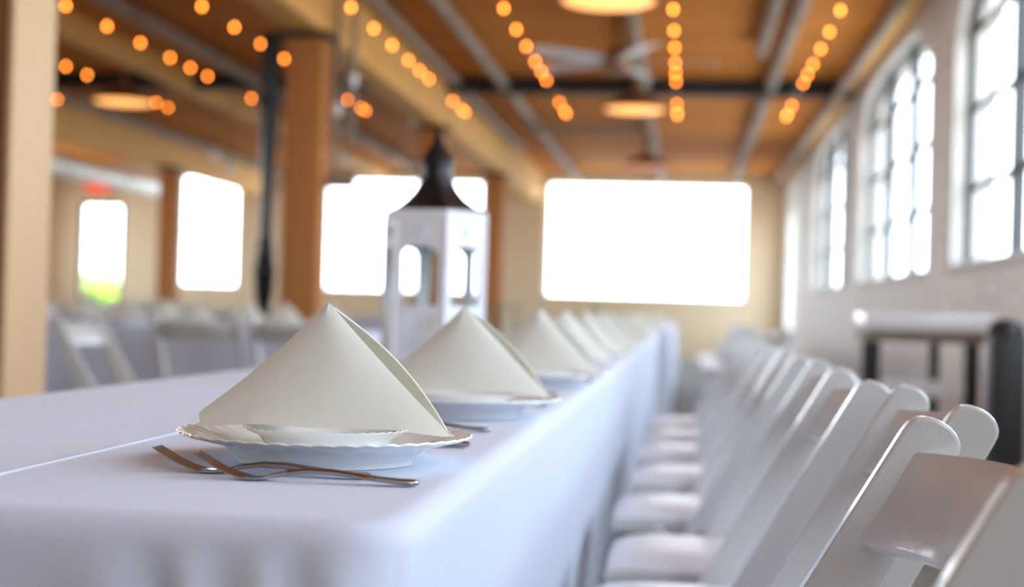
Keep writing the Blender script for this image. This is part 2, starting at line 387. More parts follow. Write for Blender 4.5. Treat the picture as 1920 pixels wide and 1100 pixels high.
# timber frame of the roof
def beam(name, x0, x1, y0, y1, z0, z1, m): return struct(mk(name, box(nb(), x0, x1, y0, y1, z0, z1, 0.012, 2), m))
beam('timber_beam', -3.36, -3.06, YN, YB, 3.17, ZC-0.034, M['timber'])
beam('timber_beam', -9.15, -8.85, YN, YB, 3.17, ZC-0.034, M['timber'])
beam('timber_joist', -6.55, -6.33, YN, YB, 3.58, ZC-0.034, M['timber'])
beam('trim_1', 1.80, XR-0.014, YN, YB, 3.66, ZC-0.034, M['timber'])
for yy in (12.3, 18.55, 24.8, 6.05, -0.2):
    o = beam('timber_column', -3.37, -3.05, yy-0.16, yy+0.16, 0, 3.115, M['post'])
    mk('cap_plate', box(nb(), -3.42, -3.0, yy-0.2, yy+0.2, 3.115, 3.17, 0.004), M['blackm'], o)
    if yy > 12:
        o = beam('timber_column', -9.0, -8.70, yy-0.16, yy+0.16, 0, 3.115, M['post'])
        mk('cap_plate', box(nb(), -9.05, -8.65, yy-0.2, yy+0.2, 3.115, 3.17, 0.004), M['blackm'], o)
pc = beam('timber_column', -2.282, -2.007, 4.2, 4.48, 0, ZC-0.034, M['post_shaded'])  # core coloured dark for its shaded front
mk('painted_lit_side', box(nb(), -2.009, -1.987, 4.195, 4.485, 0, ZC-0.034, 0.004), M['post_lit'], pc)  # thin pale layer stands in for window light on this side
struct(mk('cross_beam', box(nb(), XL, XR-0.014, 18.5, 18.66, 3.60, ZC-0.034), M['blackm']))
t = thing('drain_pipe', 'thick black standpipe with swollen collar, tight against the brown timber column', 'pipe', (-3.52, 12.22, 0))
mk('shaft', lathe(nb(), [(0.0, 0.0), (0.055, 0.0), (0.055, 1.9), (0.062, 2.1), (0.078, 2.4), (0.085, 3.1), (0.085, 3.16), (0, 3.16)], 20), M['black'], t)
mk('collar', lathe(nb(), [(0.054, 0.86), (0.075, 0.95), (0.082, 1.02), (0.082, 1.10), (0.095, 1.12), (0.095, 1.19), (0.082, 1.21), (0.078, 1.32), (0.054, 1.45)], 20), M['black'], t)
mk('flange', lathe(nb(), [(0.08, 2.55), (0.105, 2.56), (0.105, 2.62), (0.08, 2.63)], 20), M['black'], t)
t = thing('conduit_drop', 'pair of pale conduits dropping from the ceiling along the brown timber column', 'conduit', (-2.93, 12.4, 0))
for dx, zb in ((-0.06, 2.0), (0.07, 2.25)):
    mk('tube', tube(nb(), (dx, 0, zb), (dx, 0, ZC-0.03), 0.028, 10), M['pipe'], t)
    mk('coupling', tube(nb(), (dx, 0, zb+0.5), (dx, 0, zb+0.6), 0.042, 10), M['galv'], t)
mk('junction_box', box(nb(), -0.11, 0.12, -0.05, 0.05, 1.88, 2.0, 0.006), M['pipe'], t)
# outside the end wall
struct(mk('ground_outside', box(nb(), -30, 30, YB+0.35, 70, -0.25, -0.1), M['pavement']))
struct(mk('lawn_outside', box(nb(), -19, -14, 36.5, 45, -0.1, -0.06), M['lawn']))
bm = nb()
for k in range(420):
    c = Vector((random.uniform(-17.6, -14.2), 38+random.uniform(-0.5, 0.5), random.uniform(-0.05, 1.35)))
    g = bmesh.ops.create_icosphere(bm, subdivisions=1, radius=random.uniform(0.12, 0.25)); bmesh.ops.translate(bm, vec=c, verts=g['verts'])
tag(mk('hedge', bm, M['leaf']), 'clipped yellow green hedge on the lawn outside the glazed end door', 'hedge', kind='stuff')

# ---------------------------------------------------------------- ceiling services
def pipe_run(x, z, y0, y1, r, label, clips=True):
    t = thing('ceiling_pipe', label, 'pipe', (x, 0, z), 0, 'conduits under the ceiling')
    mk('tube', tube(nb(), (0, y0, 0), (0, y1, 0), r, 12), M['pipe'], t)
    y = y0+1.0
    while y < y1:
        mk('pipe_clip', tube(nb(), (0, y-0.03, 0), (0, y+0.03, 0), r*1.25, 12), M['pipe'], t)
        mk('hanger_rod', tube(nb(), (0, y, r*0.9), (0, y, ZC-0.028-z), 0.008, 6), M['pipe'], t); y += 2.5
PZ = 3.70
pipe_run(-2.33, PZ, 8, 31.2, 0.07, 'grey conduit under the plank ceiling, between honey beam and dangling fan')
pipe_run(-0.58, PZ, 8, 31.2, 0.065, 'grey conduit under the plank ceiling, running above the fan and pendant lamps')
pipe_run(0.95, PZ, 8, 31.2, 0.07, 'grey conduit under the plank ceiling, closest to the window wall')
pipe_run(0.72, PZ, 8, 16.0, 0.06, 'short grey conduit stopping before the black cross beam, beside a longer conduit')
pipe_run(-2.93, 3.72, 8, 26, 0.06, 'grey conduit fixed along the lit side of the honey beam')
pipe_run(-5.45, PZ, 8, 31.2, 0.085, 'grey conduit under the dark ceiling, passing behind the black standpipe')
pipe_run(-8.72, 3.68, 8, 31.2, 0.07, 'grey conduit along the far left honey beam above the white duct')
pipe_run(1.72, 3.56, 8, 31.2, 0.05, 'grey conduit along the top of the white brick wall')
t = thing('sprinkler_pipe', 'grey cross pipe under the ceiling behind the black cross beam', 'pipe', (0, 22.2, 3.62))
mk('tube', tube(nb(), (-2.5, 0, 0), (-0.7, 0, 0), 0.06, 12), M['pipe'], t)
for xx in (-2.3, -0.9): mk('hanger_rod', tube(nb(), (xx, 0, 0.05), (xx, 0, ZC-0.028-3.62), 0.008, 6), M['pipe'], t)
t = thing('ventilation_duct', 'pale round ventilation duct under the ceiling left of the brown columns', 'duct', (-11.0, 0, 3.22))
mk('duct_tube', lathe(nb(), [(0.0, 0), (0.2, 0.0), (0.2, 8.6), (0.18, 8.75), (0.0, 8.8)], 24), M['galv'], t, loc=(0, 21.8, 0), rot=(-PI/2, 0, 0))
for yy in (22.5, 25.2, 27.9, 30.2):
    mk('strap', tube(nb(), (0, yy-0.03, 0), (0, yy+0.03, 0), 0.21, 24), M['bolt'], t)
    mk('hanger_rod', tube(nb(), (0, yy, 0.2), (0, yy, ZC-0.028-3.22), 0.01, 6), M['bolt'], t)
# ceiling fan
t = thing('ceiling_fan', 'large grey ceiling fan with five broad blades', 'fan', (-0.74, 14.57, 3.35))
mk('motor', lathe(nb(), [(0, -0.12), (0.09, -0.11), (0.15, -0.05), (0.16, 0.04), (0.10, 0.10), (0.03, 0.13), (0, 0.13)], 20), M['shade'], t)
mk('down_rod', tube(nb(), (0, 0, 0.1), (0, 0, ZC-0.028-3.35), 0.025, 10), M['shade'], t)
bl = nb(); prism(bl, [(0.13, -0.04), (0.25, -0.09), (0.95, -0.105), (1.0, -0.05), (1.0, 0.05), (0.95, 0.105), (0.25, 0.09), (0.13, 0.04)], -0.006, 0.006, lambda a, b, q: (a, b, q+b*0.22), 0.003, 1)
blm = mesh('fan_blade', bl, M['galv'])
for k in range(5): obj('fan_blade', blm, t, (0, 0, 0), (0, 0, math.radians(3+72*k)))
# pendant dish lamps
def dish(x, y, label, m, r=0.36):
    t = thing('pendant_lamp', label, 'lamp', (x, y, 3.27), 0, 'dish lamps hanging from the ceiling')
    mk('shade', lathe(nb(), [(r, -0.01), (r+0.012, 0.0), (r*0.92, 0.05), (r*0.6, 0.13), (r*0.2, 0.19), (0.04, 0.22), (0.04, 0.27), (0, 0.27)], 32), M['shade'], t)
    mk('diffuser', lathe(nb(), [(0, -0.035), (r*0.5, -0.03), (r*0.9, -0.012), (r*0.985, 0.0), (r*0.9, 0.03), (0, 0.03)], 32), m, t)
    mk('stem', tube(nb(), (0, 0, 0.26), (0, 0, ZC-0.028-3.27), 0.018, 8), M['shade'], t)
dish(-0.65, 17.4, 'glowing orange dish lamp hanging just below the black cross beam over the long table', M['lamp'])
dish(-0.68, 24.1, 'dim dish lamp deep in the hall before the big end window', M['lampdim'])
dish(-0.65, 11.35, 'glowing orange dish lamp cut off by the top edge of the photo', M['lamp'])
dish(-6.81, 17.35, 'glowing orange dish lamp over the left seating area beneath the dark ceiling', M['lamp'])
# strings of warm globe bulbs
YS = [11.58, 12.45, 13.25, 14.05, 14.65, 15.2, 16.8, 17.5, 17.75]
SZ = 3.25
bulb_me = mesh('glass_globe', lathe(nb(), [(0, -0.015), (0.009, -0.012), (0.0125, -0.006), (0.0135, 0.0), (0.012, 0.008), (0.009, 0.015), (0.008, 0.022)], 12), M['bulb'])
sock_me = mesh('socket', lathe(nb(), [(0, 0.055), (0.010, 0.055), (0.012, 0.05), (0.012, 0.022), (0, 0.022)], 8), M['black'])
def string(x, ys, label, bl_phrase):
    t = thing('light_string', label, 'light string', (x, 0, SZ), 0, 'strings of bulbs across the ceiling')
    bm = nb(); yy = [10.2] + list(ys) + [18.45]
    prev = None
    for a, b in zip(yy, yy[1:]):
        N = 4
        for k in range(N):
            q0 = a+(b-a)*k/N; q1 = a+(b-a)*(k+1)/N; s = min(0.03, 0.03*(b-a))
            tube(bm, (0, q0, 0.06-s*math.sin(PI*k/N)), (0, q1, 0.06-s*math.sin(PI*(k+1)/N)), 0.004, 5, caps=False)
    tube(bm, (0, 18.45, 0.06), (0, 18.52, 0.40), 0.004, 5, caps=False)
    tube(bm, (0, 10.2, 0.06), (0, 10.2, ZC-0.028-SZ), 0.004, 5, caps=False)
    mk('wire', bm, M['black'], t)
    for y in ys:
        b = obj('bulb', bulb_me, t, (0, y, 0)); obj('socket', sock_me, b)
NM = ['string of warm orange bulbs nearest the window wall', 'string of warm bulbs hanging straight up and down between fan and window wall',
      'string of warm bulbs crossing beside the fan blades', 'string of warm bulbs beside the lit honey beam above the lantern',
      'string of warm bulbs passing behind the brown timber column and black standpipe', 'string of seven warm bulbs left of the black standpipe',
      'string of warm bulbs around the left dish lamp', 'string with one bulb showing beside the window-lit post']
for x, ys, l in zip((1.11, -0.16, -1.48, -2.70, -3.92, -5.06, -6.38, -7.55), (YS, YS, YS, YS, YS, YS, YS[:6]+[17.28, 17.7], [17.12]), NM):
    string(x, ys, l, '')
# unlit clear globes
gl = mesh('globe', lathe(nb(), [(0, -0.07), (0.04, -0.058), (0.066, -0.022), (0.07, 0.0), (0.06, 0.035), (0.035, 0.06), (0.02, 0.07), (0.02, 0.085)], 20), M['opal'])
GP = [(-6.52, 20.0, 2.91, 'unlit opal globe lamp below the honey beam, left one of a close pair'), (-6.31, 20.0, 2.73, 'unlit opal globe lamp below the honey beam, lower one of a close pair'),
      (-5.84, 20.0, 2.90, 'unlit opal globe lamp just left of the black standpipe'), (-5.54, 20.0, 2.40, 'unlit opal globe lamp hanging low, right of the black standpipe'),
      (-4.66, 20.0, 2.87, 'unlit opal globe lamp hanging right of the brown timber column'), (-3.72, 20.0, 3.40, 'unlit opal globe lamp above and left of the lantern roof')]
for x, y, z, l in GP:
    t = thing('globe_lamp', l, 'lamp', (x, y, z), 0, 'unlit globe lamps')
    obj('globe', gl, t)
    mk('cord', tube(nb(), (0, 0, 0.08), (0, 0, ZC-0.028-z), 0.006, 6), M['black'], t)
t = thing('exit_sign', 'small red lit sign above the glazed end door', 'sign', (-12.75, YB, 3.28))
mk('sign_box', box(nb(), -0.32, 0.32, -0.10, 0.0, -0.13, 0.13, 0.015, 2), M['brown'], t)
mk('sign_face', box(nb(), -0.29, 0.29, -0.108, -0.10, -0.10, 0.10), M['red'], t)

# ---------------------------------------------------------------- tablecloths
def cloth(name, x0, x1, y0, y1, zt, label, lean, fold, crease=None, seed=1, step=0.05, zb=0.004):
    """lean(side) inward lean of the drop, fold(side, s, t) outward push; sides: n(ear) f(ar) l r"""
    rnd = random.Random(seed); rc = 0.035
    def lines(a, b, st, extra=()):
        n = max(2, int((b-a-0.08)/st)); L = [a, a+0.006, a+0.014, a+0.024, a+0.036] + [a+0.04+(b-a-0.08)*k/n for k in range(1, n)] + [b-0.036, b-0.024, b-0.014, b-0.006, b]
        return sorted(L + list(extra))
    xs = lines(x0, x1, 0.008 if crease else 0.03, [crease] if crease else []); ys = lines(y0, y1, step)
    nx, ny = len(xs), len(ys); bm = nb(); G = {}
    for i, x in enumerate(xs):
        for j, y in enumerate(ys):
            z = zt; dx = dy = 0.0
            qx = x0+rc if x < x0+rc else (x1-rc if x > x1-rc else None); qy = y0+rc if y < y0+rc else (y1-rc if y > y1-rc else None)
            if qx is not None and qy is not None:            # round the corner in plan
                u, v = (x-qx)/rc, (y-qy)/rc
                x2, y2 = qx+rc*u*math.sqrt(1-v*v/2), qy+rc*v*math.sqrt(1-u*u/2)
            else: x2, y2 = x, y
            if crease and abs(x-crease) < 1e-6: z += 0.0007
            G[i, j] = bm.verts.new((x2, y2, z))
    for i in range(nx-1):
        for j in range(ny-1): bm.faces.new((G[i, j], G[i+1, j], G[i+1, j+1], G[i, j+1]))
    ring = [('n', i, 0) for i in range(nx)] + [('r', nx-1, j) for j in range(1, ny)] + [('f', i, ny-1) for i in range(nx-2, -1, -1)] + [('l', 0, j) for j in range(ny-2, 0, -1)]
    R = 0.02; rows = [(R*math.sin(a), -R*(1-math.cos(a))) for a in (0.4, 0.8, 1.2, PI/2)]
    H = zt-zb
    for k in list(range(1, 9)): rows.append((R, -R-(H-R)*0.25*k/8))
    for k in range(1, 11): rows.append((R, -R-(H-R)*(0.25+0.75*k/10)))
    prev = [G[i, j] for _, i, j in ring]
    nrm = []
    for s, i, j in ring:
        p = G[i, j].co; v = Vector((0, 0, 0))
        if p.x <= x0+rc*1.001: v.x = (p.x-(x0+rc))/rc
        if p.x >= x1-rc*1.001: v.x = (p.x-(x1-rc))/rc
        if p.y <= y0+rc*1.001: v.y = (p.y-(y0+rc))/rc
        if p.y >= y1-rc*1.001: v.y = (p.y-(y1-rc))/rc
        nrm.append(v.normalized())
    for o, dz in rows:
        t = max(0.0, (-dz-R)/(H-R)); cur = []
        for (s, i, j), nv in zip(ring, nrm):
            p = G[i, j].co; corner = abs(nv.x)*abs(nv.y)*2
            sd = s
            if abs(nv.x) > 0.75: sd = 'r' if nv.x > 0 else 'l'
            elif abs(nv.y) > 0.65: sd = 'n' if nv.y < 0 else 'f'
            q = p.x if sd in 'nf' else p.y
            off = o - lean.get(sd, 0)*t + fold(sd, q, t)*(1-corner*0.3) + corner*0.005*t
            cur.append(bm.verts.new((p.x+nv.x*off, p.y+nv.y*off, zt+dz)))
        n = len(ring)
        for k in range(n):
            bm.faces.new((prev[k], cur[k], cur[(k+1) % n], prev[(k+1) % n]))
        prev = cur
    bmesh.ops.recalc_face_normals(bm, faces=bm.faces[:])
    o = mk(name, bm, M['cloth'], smooth=80)
    tag(o, label, 'tablecloth', 'white tablecloths')
    return o
TZ = 0.75
def gs(q, c, w): return math.exp(-((q-c)/w)**2)
def main_fold(sd, q, t):
    tt = t**0.75
    if sd == 'n':
        g = min(1.0, t/0.14)**0.8*(1.5+0.6*t)
        return g*(0.016*gs(q, -0.232, 0.011) - 0.013*gs(q, -0.254, 0.012) + 0.010*gs(q, -0.280, 0.014) - 0.011*gs(q, -0.305, 0.014) + 0.010*gs(q, -0.332, 0.012)
                  - 0.016*gs(q, -0.366+0.16*t, 0.013) + 0.008*gs(q, -0.40+0.12*t, 0.025) + 0.006*math.sin(q*19+0.6))
    if sd == 'r': return tt*(0.006*math.sin(q*2.1+0.4) + 0.006*math.sin(q*5.3) - 0.05*gs(q, 1.14, 0.3))
    return tt*(0.012*math.sin(q*17+1)+0.006*math.sin(q*31))
cloth('tablecloth', -0.958, -0.202, 1.008, 10.9, TZ, 'long white cloth on the foremost banquet table, under napkins and lantern', {'r': 0.075, 'n': 0.02, 'l': 0.0}, main_fold, crease=-0.556)
def bg_fold(sd, q, t): return t**0.8*(0.02*math.sin(q*15)+0.012*math.sin(q*27+2))
cloth('tablecloth', -6.2, -1.80, 7.95, 8.71, TZ, 'white cloth on the crosswise table behind the loose side-on chair', {}, bg_fold, seed=2, step=0.05)
cloth('tablecloth', -6.0, -3.70, 13.6, 14.36, TZ, 'white cloth on the crosswise table behind the black standpipe', {}, bg_fold, seed=6, step=0.05)
cloth('tablecloth', -7.5, -6.74, 9.0, 22.0, TZ, 'white cloth on the third long table, before the glazed end door', {}, bg_fold, seed=3, step=0.15)
cloth('tablecloth', -4.6, -3.84, 19.6, 28.0, TZ, 'white cloth on the long table beyond the brown timber column', {}, bg_fold, seed=4, step=0.15)
cloth('tablecloth', -0.9, -0.14, 12.6, 24.0, TZ, 'white cloth on the long table behind the end of the foremost table', {}, bg_fold, seed=5, step=0.15)

# ---------------------------------------------------------------- place settings
SC = 44
def rim_mod(n0, amp_r, amp_z):
    def f(i, r, h, a):
        if i < n0[0] or i > n0[1]: return r, h
        k = n0[2].get(i, 0.0); s = abs(math.sin(a*SC/2))
        return r*(1+amp_r*k*s), h+amp_z*k*(s-0.5)
    return f
P1 = [(0, 0.004), (0.070, 0.004), (0.074, 0.0), (0.0825, 0.0), (0.0835, 0.003), (0.0845, 0.0045), (0.092, 0.012), (0.099, 0.0165), (0.110, 0.0185), (0.133, 0.0245), (0.1362, 0.0262), (0.1355, 0.0278),
      (0.130, 0.0268), (0.118, 0.0225), (0.104, 0.0195), (0.096, 0.016), (0.088, 0.010), (0.070, 0.0075), (0, 0.0075)]
plate_me = mesh('dinner_plate', lathe(nb(), P1, 264, mod=rim_mod((8, 14, {9: 0.6, 10: 1.0, 11: 1.0, 12: 0.8, 13: 0.5, 14: 0.25}), 0.012, 0.0012)), M['china'], 50)
P2 = [(0, 0.003), (0.040, 0.003), (0.044, 0.0), (0.050, 0.0), (0.053, 0.003), (0.058, 0.009), (0.064, 0.0165), (0.0765, 0.0225), (0.0775, 0.0238), (0.0768, 0.0245),
      (0.066, 0.0195), (0.060, 0.0145), (0.052, 0.006), (0.040, 0.005), (0, 0.005)]
side_me = mesh('side_plate', lathe(nb(), P2, 176, mod=rim_mod((6, 11, {7: 0.7, 8: 1.0, 9: 1.0, 10: 0.4}), 0.014, 0.0012)), M['china'], 50)
far_plate_me = mesh('far_plate', lathe(nb(), P1, 48), M['china'], 50)

def napkin_mesh(seed, n=28, mrows=26):
    """tent-folded napkin: two cotton panels joined along a slanting crease, open towards +x"""
    rn = random.Random(seed); bm = nb()
    L0 = Vector((-0.122, 0, 0.0)); L1 = Vector((-0.124, 0, 0.013)); A = Vector((0.0, 0, 0.1215)); R = Vector((0.1215, 0, -0.001))
    def left(v):
        if v < 0.12: return L0.lerp(L1, v/0.12)
        q = (v-0.12)/0.88; p = L1.lerp(A, q); p.x += 0.0022*math.sin(PI*q); p.z -= 0.0026*math.sin(PI*q); return p
    def panel(sgn, bow, edge_out, inset, ebow):
        g = []
        for j in range(mrows+1):
            v = j/mrows; a = left(v); q = v; b = R.lerp(A, q)
            b = b + Vector((edge_out*math.sin(PI*q)*0.7, sgn*ebow*math.sin(PI*min(1, q*1.02))**0.9, edge_out*math.sin(PI*q)*0.72))
            b.x -= inset*(1-q)*0.5
            row = []
            for i in range(n+1):
                u = i/n; p = a.lerp(b, u)
                p.y += sgn*bow*math.sin(PI*u)**0.85*(1-v)**0.75 + 0.0009*math.sin(u*9+seed)*math.sin(v*5+seed*2)*math.sin(PI*u)
                # bottom edge: rests on the small plate in the middle, wings hang to the dinner plate rim
                if v < 0.25:
                    k = 1-v/0.25; p.z += k*(0.0058*max(0.0, min(1.0, (0.115-abs(p.x))/0.045)) - 0.0)
                row.append(p)
            g.append(row)
        return g
    front = panel(-1, 0.030, 0.0, 0.0, 0.006)
    back = panel(1, 0.032, 0.008, 0.0, 0.020)
    inner = panel(-1, 0.024, -0.002, 0.006, -0.002)
    def sheet(g, first=None):
        V = []
        for j, row in enumerate(g):
            V.append([first[j] if (i == 0 and first) else bm.verts.new(p) for i, p in enumerate(row)])
        for j in range(len(V)-1):
            for i in range(len(V[0])-1):
                q = [V[j][i], V[j][i+1], V[j+1][i+1], V[j+1][i]]
                if len(set(q)) == 4: bm.faces.new(q)
        return V
    Vf = sheet(front); sheet(back, [r[0] for r in Vf])
    sheet(inner)
    bmesh.ops.remove_doubles(bm, verts=bm.verts[:], dist=1e-5)
    bmesh.ops.recalc_face_normals(bm, faces=bm.faces[:])
    bmesh.ops.solidify(bm, geom=bm.faces[:], thickness=0.0018)
    return mesh('napkin', bm, M['napkin'], 50)
nap_me = [napkin_mesh(s) for s in (1, 2, 3)]

# cutlery
HP = [(0.042, .0022), (0.050, .0016), (0.058, .0020), (0.066, .0038), (0.078, .0066), (0.095, .0090), (0.115, .0088), (0.135, .0068), (0.155, .0046), (0.172, .0034), (0.184, .0030), (0.188, .0030)]
HW = [0.0118, 0.0115, 0.0095, 0.0050, 0.0030, 0.0027, 0.0032, 0.0044, 0.0058, 0.0068, 0.0062, 0.0030]
HT = [0.0010, 0.0010, 0.0013, 0.0018, 0.0022, 0.0024, 0.0025, 0.0024, 0.0023, 0.0024, 0.0026, 0.0018]
def secs(pts, ws, ts):
    out = []
    for k, (s, z) in enumerate(pts):
        a = pts[max(0, k-1)]; b = pts[min(len(pts)-1, k+1)]
        out.append(((s, 0, z), ws[k], ts[k], math.atan2(b[1]-a[1], b[0]-a[0])))
    return out
handle_me = mesh('fork_handle', loft(nb(), secs(HP[4:], HW[4:], HT[4:])), M['steel'], 60)
head_me = mesh('fork_head', loft(nb(), secs(HP[:5], HW[:5], HT[:5])), M['steel'], 60)
TP = [(0.0, 0.0205), (0.006, 0.0172), (0.014, 0.0126), (0.022, 0.0086), (0.031, 0.0052), (0.038, 0.0031), (0.0445, 0.0020)]
tine_me = mesh('tine', loft(nb(), secs(TP, [0.0006, 0.0010, 0.0013, 0.0015, 0.0016, 0.0017, 0.0018], [0.0006, 0.0009, 0.0010, 0.0010, 0.0010, 0.0010, 0.0010])), M['steel'], 60)
def fork(x, y, rz, label, group='forks beside the plates'):
    t = thing('fork', label, 'fork', (x, y, TZ+0.0006), rz, group)
    obj('handle', handle_me, t); obj('fork_head', head_me, t)
    for k in range(4): obj('tine', tine_me, t, (0, -0.0095+k*0.00633, 0))
    return t
kb = loft(nb(), secs([(0.0, .002), (0.01, .002), (0.05, .0022), (0.10, .0024), (0.118, .0026)], [0.003, 0.007, 0.0095, 0.0098, 0.005], [0.0006, 0.0009, 0.0011, 0.0013, 0.0020]))
blade_me = mesh('knife_blade', kb, M['steel'], 60)
khm = mesh('knife_handle', loft(nb(), secs([(0.118, .0030), (0.13, .0035), (0.17, .0042), (0.205, .0042), (0.213, .0036)], [0.005, 0.0052, 0.0068, 0.0078, 0.005], [0.0022, 0.0028, 0.0033, 0.0034, 0.002])), M['steel'], 60)
def knife(x, y, rz, label):
    t = thing('table_knife', label, 'knife', (x, y, TZ+0.0006), rz, 'knives beside the plates')
    obj('blade', blade_me, t); obj('handle', khm, t); return t
YSET = [1.375, 2.035, 2.88, 3.60, 4.38, 5.10, 5.78, 6.5, 7.25, 8.0, 8.75, 9.5, 10.2]
XSET = [-0.332, -0.303, -0.282] + [-0.29]*10
for k, (x, y) in enumerate(zip(XSET, YSET)):
    o = ORD[k]
    lab = 'nearest, sharply focused white scalloped dinner plate on the long table' if k == 0 else 'white scalloped dinner plate under the %s napkin along the foremost table' % o
    tag(obj('dinner_plate', plate_me if k < 4 else far_plate_me, None, (x, y, TZ+0.0006), (0, 0, 0.3*k)), lab, 'plate', 'dinner plates on the long table')
    if k < 6:
        lab = 'small scalloped side plate stacked inside the nearest dinner plate' if k == 0 else 'small side plate stacked under the %s napkin along the foremost table' % o
        tag(obj('side_plate', side_me, None, (x+0.001, y, TZ+0.0083), (0, 0, 0.5*k)), lab, 'plate', 'side plates on the dinner plates')
    lab = ('ivory napkin folded into a tent, sharp and nearest to us' if k == 0 else 'ivory tent folded napkin, %s along the foremost table' % o)
    nz = (0.0275 if k == 0 else 0.0295) if k < 6 else 0.026
    tag(obj('napkin', nap_me[k % 3], None, (x-0.004 if k == 0 else x, y+0.012, TZ+nz), (0, 0, [0.0, 0.02, -0.03, 0.10, 0.06, 0.02, 0.05][k % 7])), lab, 'napkin', 'tent folded napkins on the long table')
f0 = fork(-0.4485, 1.243, 0.0, 'steel dinner fork tucked closest against the foremost plate, behind another fork')
fork(-0.401, 1.208, 0.0, 'steel fork lying outermost in front of the foremost plate, handle end near table edge')
knife(-0.435, 1.562, 0.0, 'steel knife with its handle end peeping out behind the foremost plate')
fork(-0.415, 1.772, 0.0, 'steel fork with its handle end showing between first and second plates')
knife(-0.42, 2.28, 0.0, 'steel knife with handle end just beyond the second plate')
fork(-0.40, 2.56, 0.0, 'steel fork with handle end showing before the third plate')
knife(-0.40, 3.10, 0.0, 'steel knife with handle end just beyond the third plate')
fork(-0.40, 3.37, 0.0, 'steel fork lying before the fourth plate')
# plates and napkins of the other tables
def bg_settings(xc, ys, phr, flip):
    for k, y in enumerate(ys):
        tag(obj('dinner_plate', far_plate_me, None, (xc, y, TZ+0.0006)), 'white dinner plate, %s %s' % (ORD[k], phr), 'plate', 'dinner plates on the other tables')
        tag(obj('napkin', nap_me[k % 3], None, (xc, y+0.012, TZ+0.0295), (0, 0, (PI if flip else 0)+random.uniform(-0.2, 0.2))), 'tent folded napkin, %s %s' % (ORD[k], phr), 'napkin', 'napkins on the other tables')
def cross_settings(y, xs, phr, rz):
    for k, x in enumerate(xs):
        tag(obj('dinner_plate', far_plate_me, None, (x, y, TZ+0.0006)), 'white dinner plate, %s %s' % (ORD[k], phr), 'plate', 'dinner plates on the other tables')
        tag(obj('napkin', nap_me[k % 3], None, (x, y, TZ+0.0295), (0, 0, rz+random.uniform(-0.2, 0.2))), 'tent folded napkin, %s %s' % (ORD[k], phr), 'napkin', 'napkins on the other tables')
cross_settings(8.13, [-2.22, -2.73, -3.13, -3.65, -4.15, -4.65, -5.15], 'from the window end on our side of the crosswise table', 0.0)
cross_settings(8.53, [-2.06, -2.55, -3.05, -3.55, -4.05, -4.55, -5.05], 'from the window end on the far side of the crosswise table', 0.2)
cross_settings(13.8, [-4.0, -4.55, -5.1, -5.65], 'from the window end on the crosswise table behind the black standpipe', 0.1)
bg_settings(-6.90, [9.4+0.8*k for k in range(15)], 'from us on the window side of the third long table', False)
bg_settings(-4.0, [20.0+0.9*k for k in range(9)], 'from us on the table beyond the brown column', False)
bg_settings(-0.3, [13.0+0.9*k for k in range(10)], 'from us on the table behind the foremost table', False)
